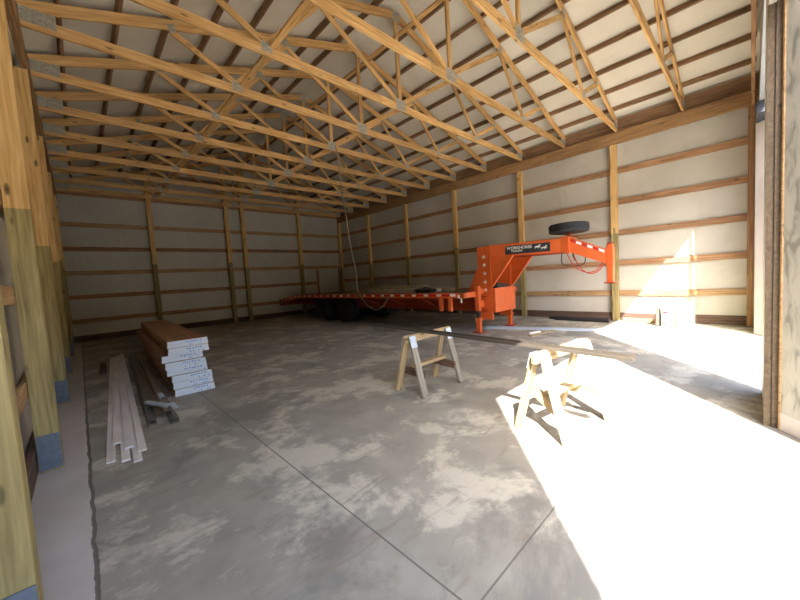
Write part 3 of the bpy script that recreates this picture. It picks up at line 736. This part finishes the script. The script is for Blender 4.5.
# ------------------------------------------------------------------ sawhorses
def sawhorse(c, rz, label, L_=0.86, H=0.725, tilt=False, wd='saw'):
    t = empty('sawhorse', c, rz); tag(t, label, 'sawhorse', 'sawhorses')
    beam('top_rail', (-L_/2, 0, H-0.045), (L_/2, 0, H-0.045), 0.04, 0.09, M['saw'], t, bev=0.004)
    xe = L_/2-0.07
    for sx in (-1, 1):
        for sy in (-1, 1):
            lean = 0.02*sx
            top = Vector((sx*(xe-0.02), sy*0.035, H-0.015)); bot = Vector((sx*(xe-0.03)+lean, sy*0.225, 0.012))
            beam('leg', bot, top, 0.085, 0.038, M['saw_grey'] if sy < 0 else M[wd], t, up=(0, sy, 0.2), bev=0.003)
            o = bmesh.new()
            box(o, (-0.05, -0.0015, -0.07), (0.05, 0.0015, 0.07))
            for q in range(4): lathe(o, [(0.006, -0.004), (0.006, -0.0015)], 'y', ((-0.03, 0.03)[q % 2], 0, (-0.04, 0.03)[q//2]), 6)
            b_ = build('hinge_bracket', o, M['galv'], t)
            d = (top-bot).normalized(); yv = Vector((0, sy, 0)); yv = (yv - d*yv.dot(d)).normalized(); xv = yv.cross(d)*1.0
            R_ = Matrix((xv, yv, d)).transposed().to_4x4()
            b_.matrix_basis = Matrix.Translation(top - d*0.07 + yv*0.0215) @ R_ @ (Matrix.Rotation(PI, 4, 'Z'))
        za, zb = (0.27, 0.25)
        if tilt and sx == -1: za, zb = 0.40, 0.16
        ya = 0.225-(0.19*za/H); yb = 0.225-(0.19*zb/H)
        beam('cross_board', (sx*(xe-0.075), ya+0.03, za), (sx*(xe-0.075), -yb-0.03, zb), 0.036, 0.085, M['skirt'] if not tilt else M['saw'], t, bev=0.003)
    beam('stretcher', (-xe+0.06, 0.0, 0.335), (xe-0.06, 0.0, 0.335), 0.085, 0.038, M['saw'], t, bev=0.004)
    return t
sawhorse((3.14, 2.83, 0.0), math.radians(0), 'weathered wooden sawhorse standing in the shade')
sawhorse((3.07, 1.17, 0.0), math.radians(-9), 'pale wooden sawhorse standing in the sun patch', tilt=True)
# long trim channel lying across both sawhorses
def angle_trim():
    p0, p1 = Vector((3.13, 3.92, 0.728)), Vector((2.80, 0.57, 0.728)); L_ = (p1-p0).length; bm = bmesh.new()
    box(bm, (0, -0.04, 0), (L_, 0.04, 0.003)); box(bm, (0, 0.037, 0.003), (L_, 0.04, 0.035)); box(bm, (0, -0.04, 0.003), (L_, -0.037, 0.022)); box(bm, (0, -0.037, 0.019), (L_, -0.02, 0.022))
    o = build('metal_trim', bm, M['trimsteel']); o.matrix_basis = Matrix.Translation(p0) @ frame_of(p1-p0).to_4x4(); return o
tag(angle_trim(), 'long thin metal trim lying across both sawhorses', 'trim strip')

# ------------------------------------------------------------------ things along the right wall
tag(channel('galvanised_rail', (7.43, 4.68, 0.002), (8.30, 1.45, 0.002), .13, .05, M['galv']), 'long pale blue galvanised rail on the floor in front of the jack', 'rail')
tag(channel('galvanised_rail', (7.22, 4.50, 0.002), (7.28, 4.72, 0.002), .07, .04, M['galv']), 'short galvanised scrap beside the end of the long rail', 'offcut')
tag(channel('steel_strip', (8.25, 2.2, 0.002), (8.62, 0.98, 0.002), .04, .02, M['darksteel']), 'thin dark steel strip on the floor running into the sun', 'strip')
tag(beam('scrap_board', (6.84, 3.26, 0.014), (7.72, 3.08, 0.014), 0.09, 0.022, M['saw']), 'short tan scrap board on the floor behind the far sawhorse', 'board')
tag(beam('paper_roll', (7.0, 3.34, 0.03), (7.32, 3.25, 0.03), 0.06, 0.05, M['card'], bev=0.01), 'small white packet on the floor beside the tan scrap board', 'packet')
bm = bmesh.new()
for dy, dx, z_, r_ in ((0, 0, 0.055, 0.052), (0.15, 0.1, 0.045, 0.042)): tube(bm, [(9.42-dx*0.4, 3.75-dy, z_), (9.38-dx*0.4, 2.42+dy*0.3, z_)], r_, 14)
o = bmesh.new()
tube(o, [(9.42, 3.75, 0.056), (9.36, 2.42, 0.056)], 0.054, 16); tag(build('black_pipe', o, M['black'], smooth=False), 'black pipe on the floor along the foot of the right wall', 'pipe', 'black pipes'); bm.free()
o = bmesh.new()
tube(o, [(9.58, 3.95, 0.046), (9.56, 2.50, 0.046)], 0.044, 14); tag(build('black_pipe', o, M['black']), 'thinner black pipe between the other pipe and the right wall', 'pipe', 'black pipes')
tag(beam('yellow_board', (9.70, 2.20, 0.05), (9.62, 1.45, 0.05), 0.04, 0.09, M['girt_pale']), 'yellow board on edge at the wall foot left of the cartons', 'board')
# cartons
t = empty('carton', (9.15, 1.14, 0.001), 0); tag(t, 'white carton with red labels at the foot of the right wall in the sun', 'carton')
bm = bmesh.new(); box(bm, (0, 0, 0), (0.34, 0.22, 0.46)); bmesh.ops.bevel(bm, geom=bm.edges[:], offset=0.006, segments=1, affect='EDGES'); build('carton_body', bm, M['card'], t)
bm = bmesh.new()
for z_ in (0.05, 0.20, 0.30): box(bm, (-0.002, 0.10, z_), (-0.0003, 0.20, z_+0.035))
build('red_label', bm, M['red'], t)
t = empty('carton', (9.15, 0.84, 0.001), 0); tag(t, 'pale yellow carton at the wall foot, right of the white carton', 'carton')
bm = bmesh.new(); box(bm, (0, 0, 0), (0.36, 0.28, 0.50)); bmesh.ops.bevel(bm, geom=bm.edges[:], offset=0.006, segments=1, affect='EDGES'); build('carton_body', bm, M['yellowbox'], t)
bm = bmesh.new(); box(bm, (0.17, 0.0, 0.5002), (0.20, 0.28, 0.502)); build('packing_tape', bm, M['card'], t)
bm = bmesh.new(); box(bm, (0, 0, 0), (0.14, 0.09, 0.40)); bmesh.ops.bevel(bm, geom=bm.edges[:], offset=0.02, segments=2, affect='EDGES')
o = build('carton_shade_block', bm, M['darksteel']); o.location = (9.2, 1.39, 0.001); tag(o, 'dark block added left of the white carton as its shaded end', 'shade block')  # added dark block; stands in for the carton end turned from the sun
for i, (x, y, w_) in enumerate(((8.55, 1.45, 0.09), (8.05, 1.30, 0.05))):
    bm = bmesh.new(); box(bm, (0, 0, 0), (w_, w_*1.6, 0.018)); bmesh.ops.bevel(bm, geom=bm.edges[:], offset=0.005, segments=1, affect='EDGES')
    o = build('wood_scrap', bm, M['darksteel']); o.location = (x, y, 0.001); tag(o, ['small dark scrap on the sunlit floor in front of the cartons', 'smaller dark scrap on the sunlit floor nearer the sawhorse'][i], 'scrap')

# ------------------------------------------------------------------ light
sun = bpy.data.lights.new('sun', 'SUN'); sun.energy = 13.0; sun.angle = math.radians(0.53); sun.color = (1.0, 0.98, 0.94)
so = bpy.data.objects.new('sun', sun); C.objects.link(so)
so.rotation_euler = Vector((0.755, 0.656, -1.014)).to_track_quat('-Z', 'Y').to_euler()
w = bpy.data.worlds.new('sky'); bpy.context.scene.world = w; w.use_nodes = True; nt = w.node_tree
sky = nt.nodes.new('ShaderNodeTexSky'); sky.sky_type = 'NISHITA'; sky.sun_disc = False
sky.sun_elevation = math.radians(45); sky.sun_rotation = math.atan2(-0.755, -0.656); sky.dust_density = 2.0; sky.ozone_density = 1.0
bg = nt.nodes['Background']; bg.inputs['Strength'].default_value = 0.62
# unseen dark green band added low in the sky to dim the back wall
tc = nt.nodes.new('ShaderNodeTexCoord'); sp = nt.nodes.new('ShaderNodeSeparateXYZ'); nt.links.new(tc.outputs['Generated'], sp.inputs[0])
nz = nt.nodes.new('ShaderNodeTexNoise'); nz.inputs['Scale'].default_value = 9; nt.links.new(tc.outputs['Generated'], nz.inputs['Vector'])
ma = nt.nodes.new('ShaderNodeMath'); ma.operation = 'MULTIPLY_ADD'; ma.inputs[1].default_value = -0.12; nt.links.new(nz.outputs['Fac'], ma.inputs[0]); nt.links.new(sp.outputs['Z'], ma.inputs[2])
gt = nt.nodes.new('ShaderNodeMath'); gt.operation = 'GREATER_THAN'; gt.inputs[1].default_value = 0.20; nt.links.new(ma.outputs[0], gt.inputs[0])
mx = nt.nodes.new('ShaderNodeMixRGB'); nt.links.new(gt.outputs[0], mx.inputs['Fac']); mx.inputs['Color1'].default_value = (0.12, 0.14, 0.08, 1)
nt.links.new(sky.outputs['Color'], mx.inputs['Color2']); nt.links.new(mx.outputs['Color'], bg.inputs['Color'])

# ------------------------------------------------------------------ camera
cam = bpy.data.cameras.new('camera'); co = bpy.data.objects.new('camera', cam); C.objects.link(co)
f_px = 335.69; yaw, pitch, roll = (math.radians(a) for a in (43.5615, -3.7613, -3.4548))
fw = Vector((math.sin(yaw)*math.cos(pitch), math.cos(yaw)*math.cos(pitch), math.sin(pitch)))
rt = Vector((math.cos(yaw), -math.sin(yaw), 0)); up = rt.cross(fw)
r2 = rt*math.cos(roll) + up*math.sin(roll); u2 = -rt*math.sin(roll) + up*math.cos(roll)
co.matrix_world = Matrix.Translation((0, 0, 1.4122)) @ Matrix((r2, u2, -fw)).transposed().to_4x4()
cam.sensor_width = 36; cam.lens = f_px*36/800; cam.clip_start = 0.02; cam.clip_end = 200
S_ = bpy.context.scene; S_.camera = co
S_.view_settings.view_transform = 'Standard'; S_.view_settings.look = 'None'; S_.view_settings.exposure = 1.42; S_.view_settings.gamma = 1
S_.view_settings.use_curve_mapping = False
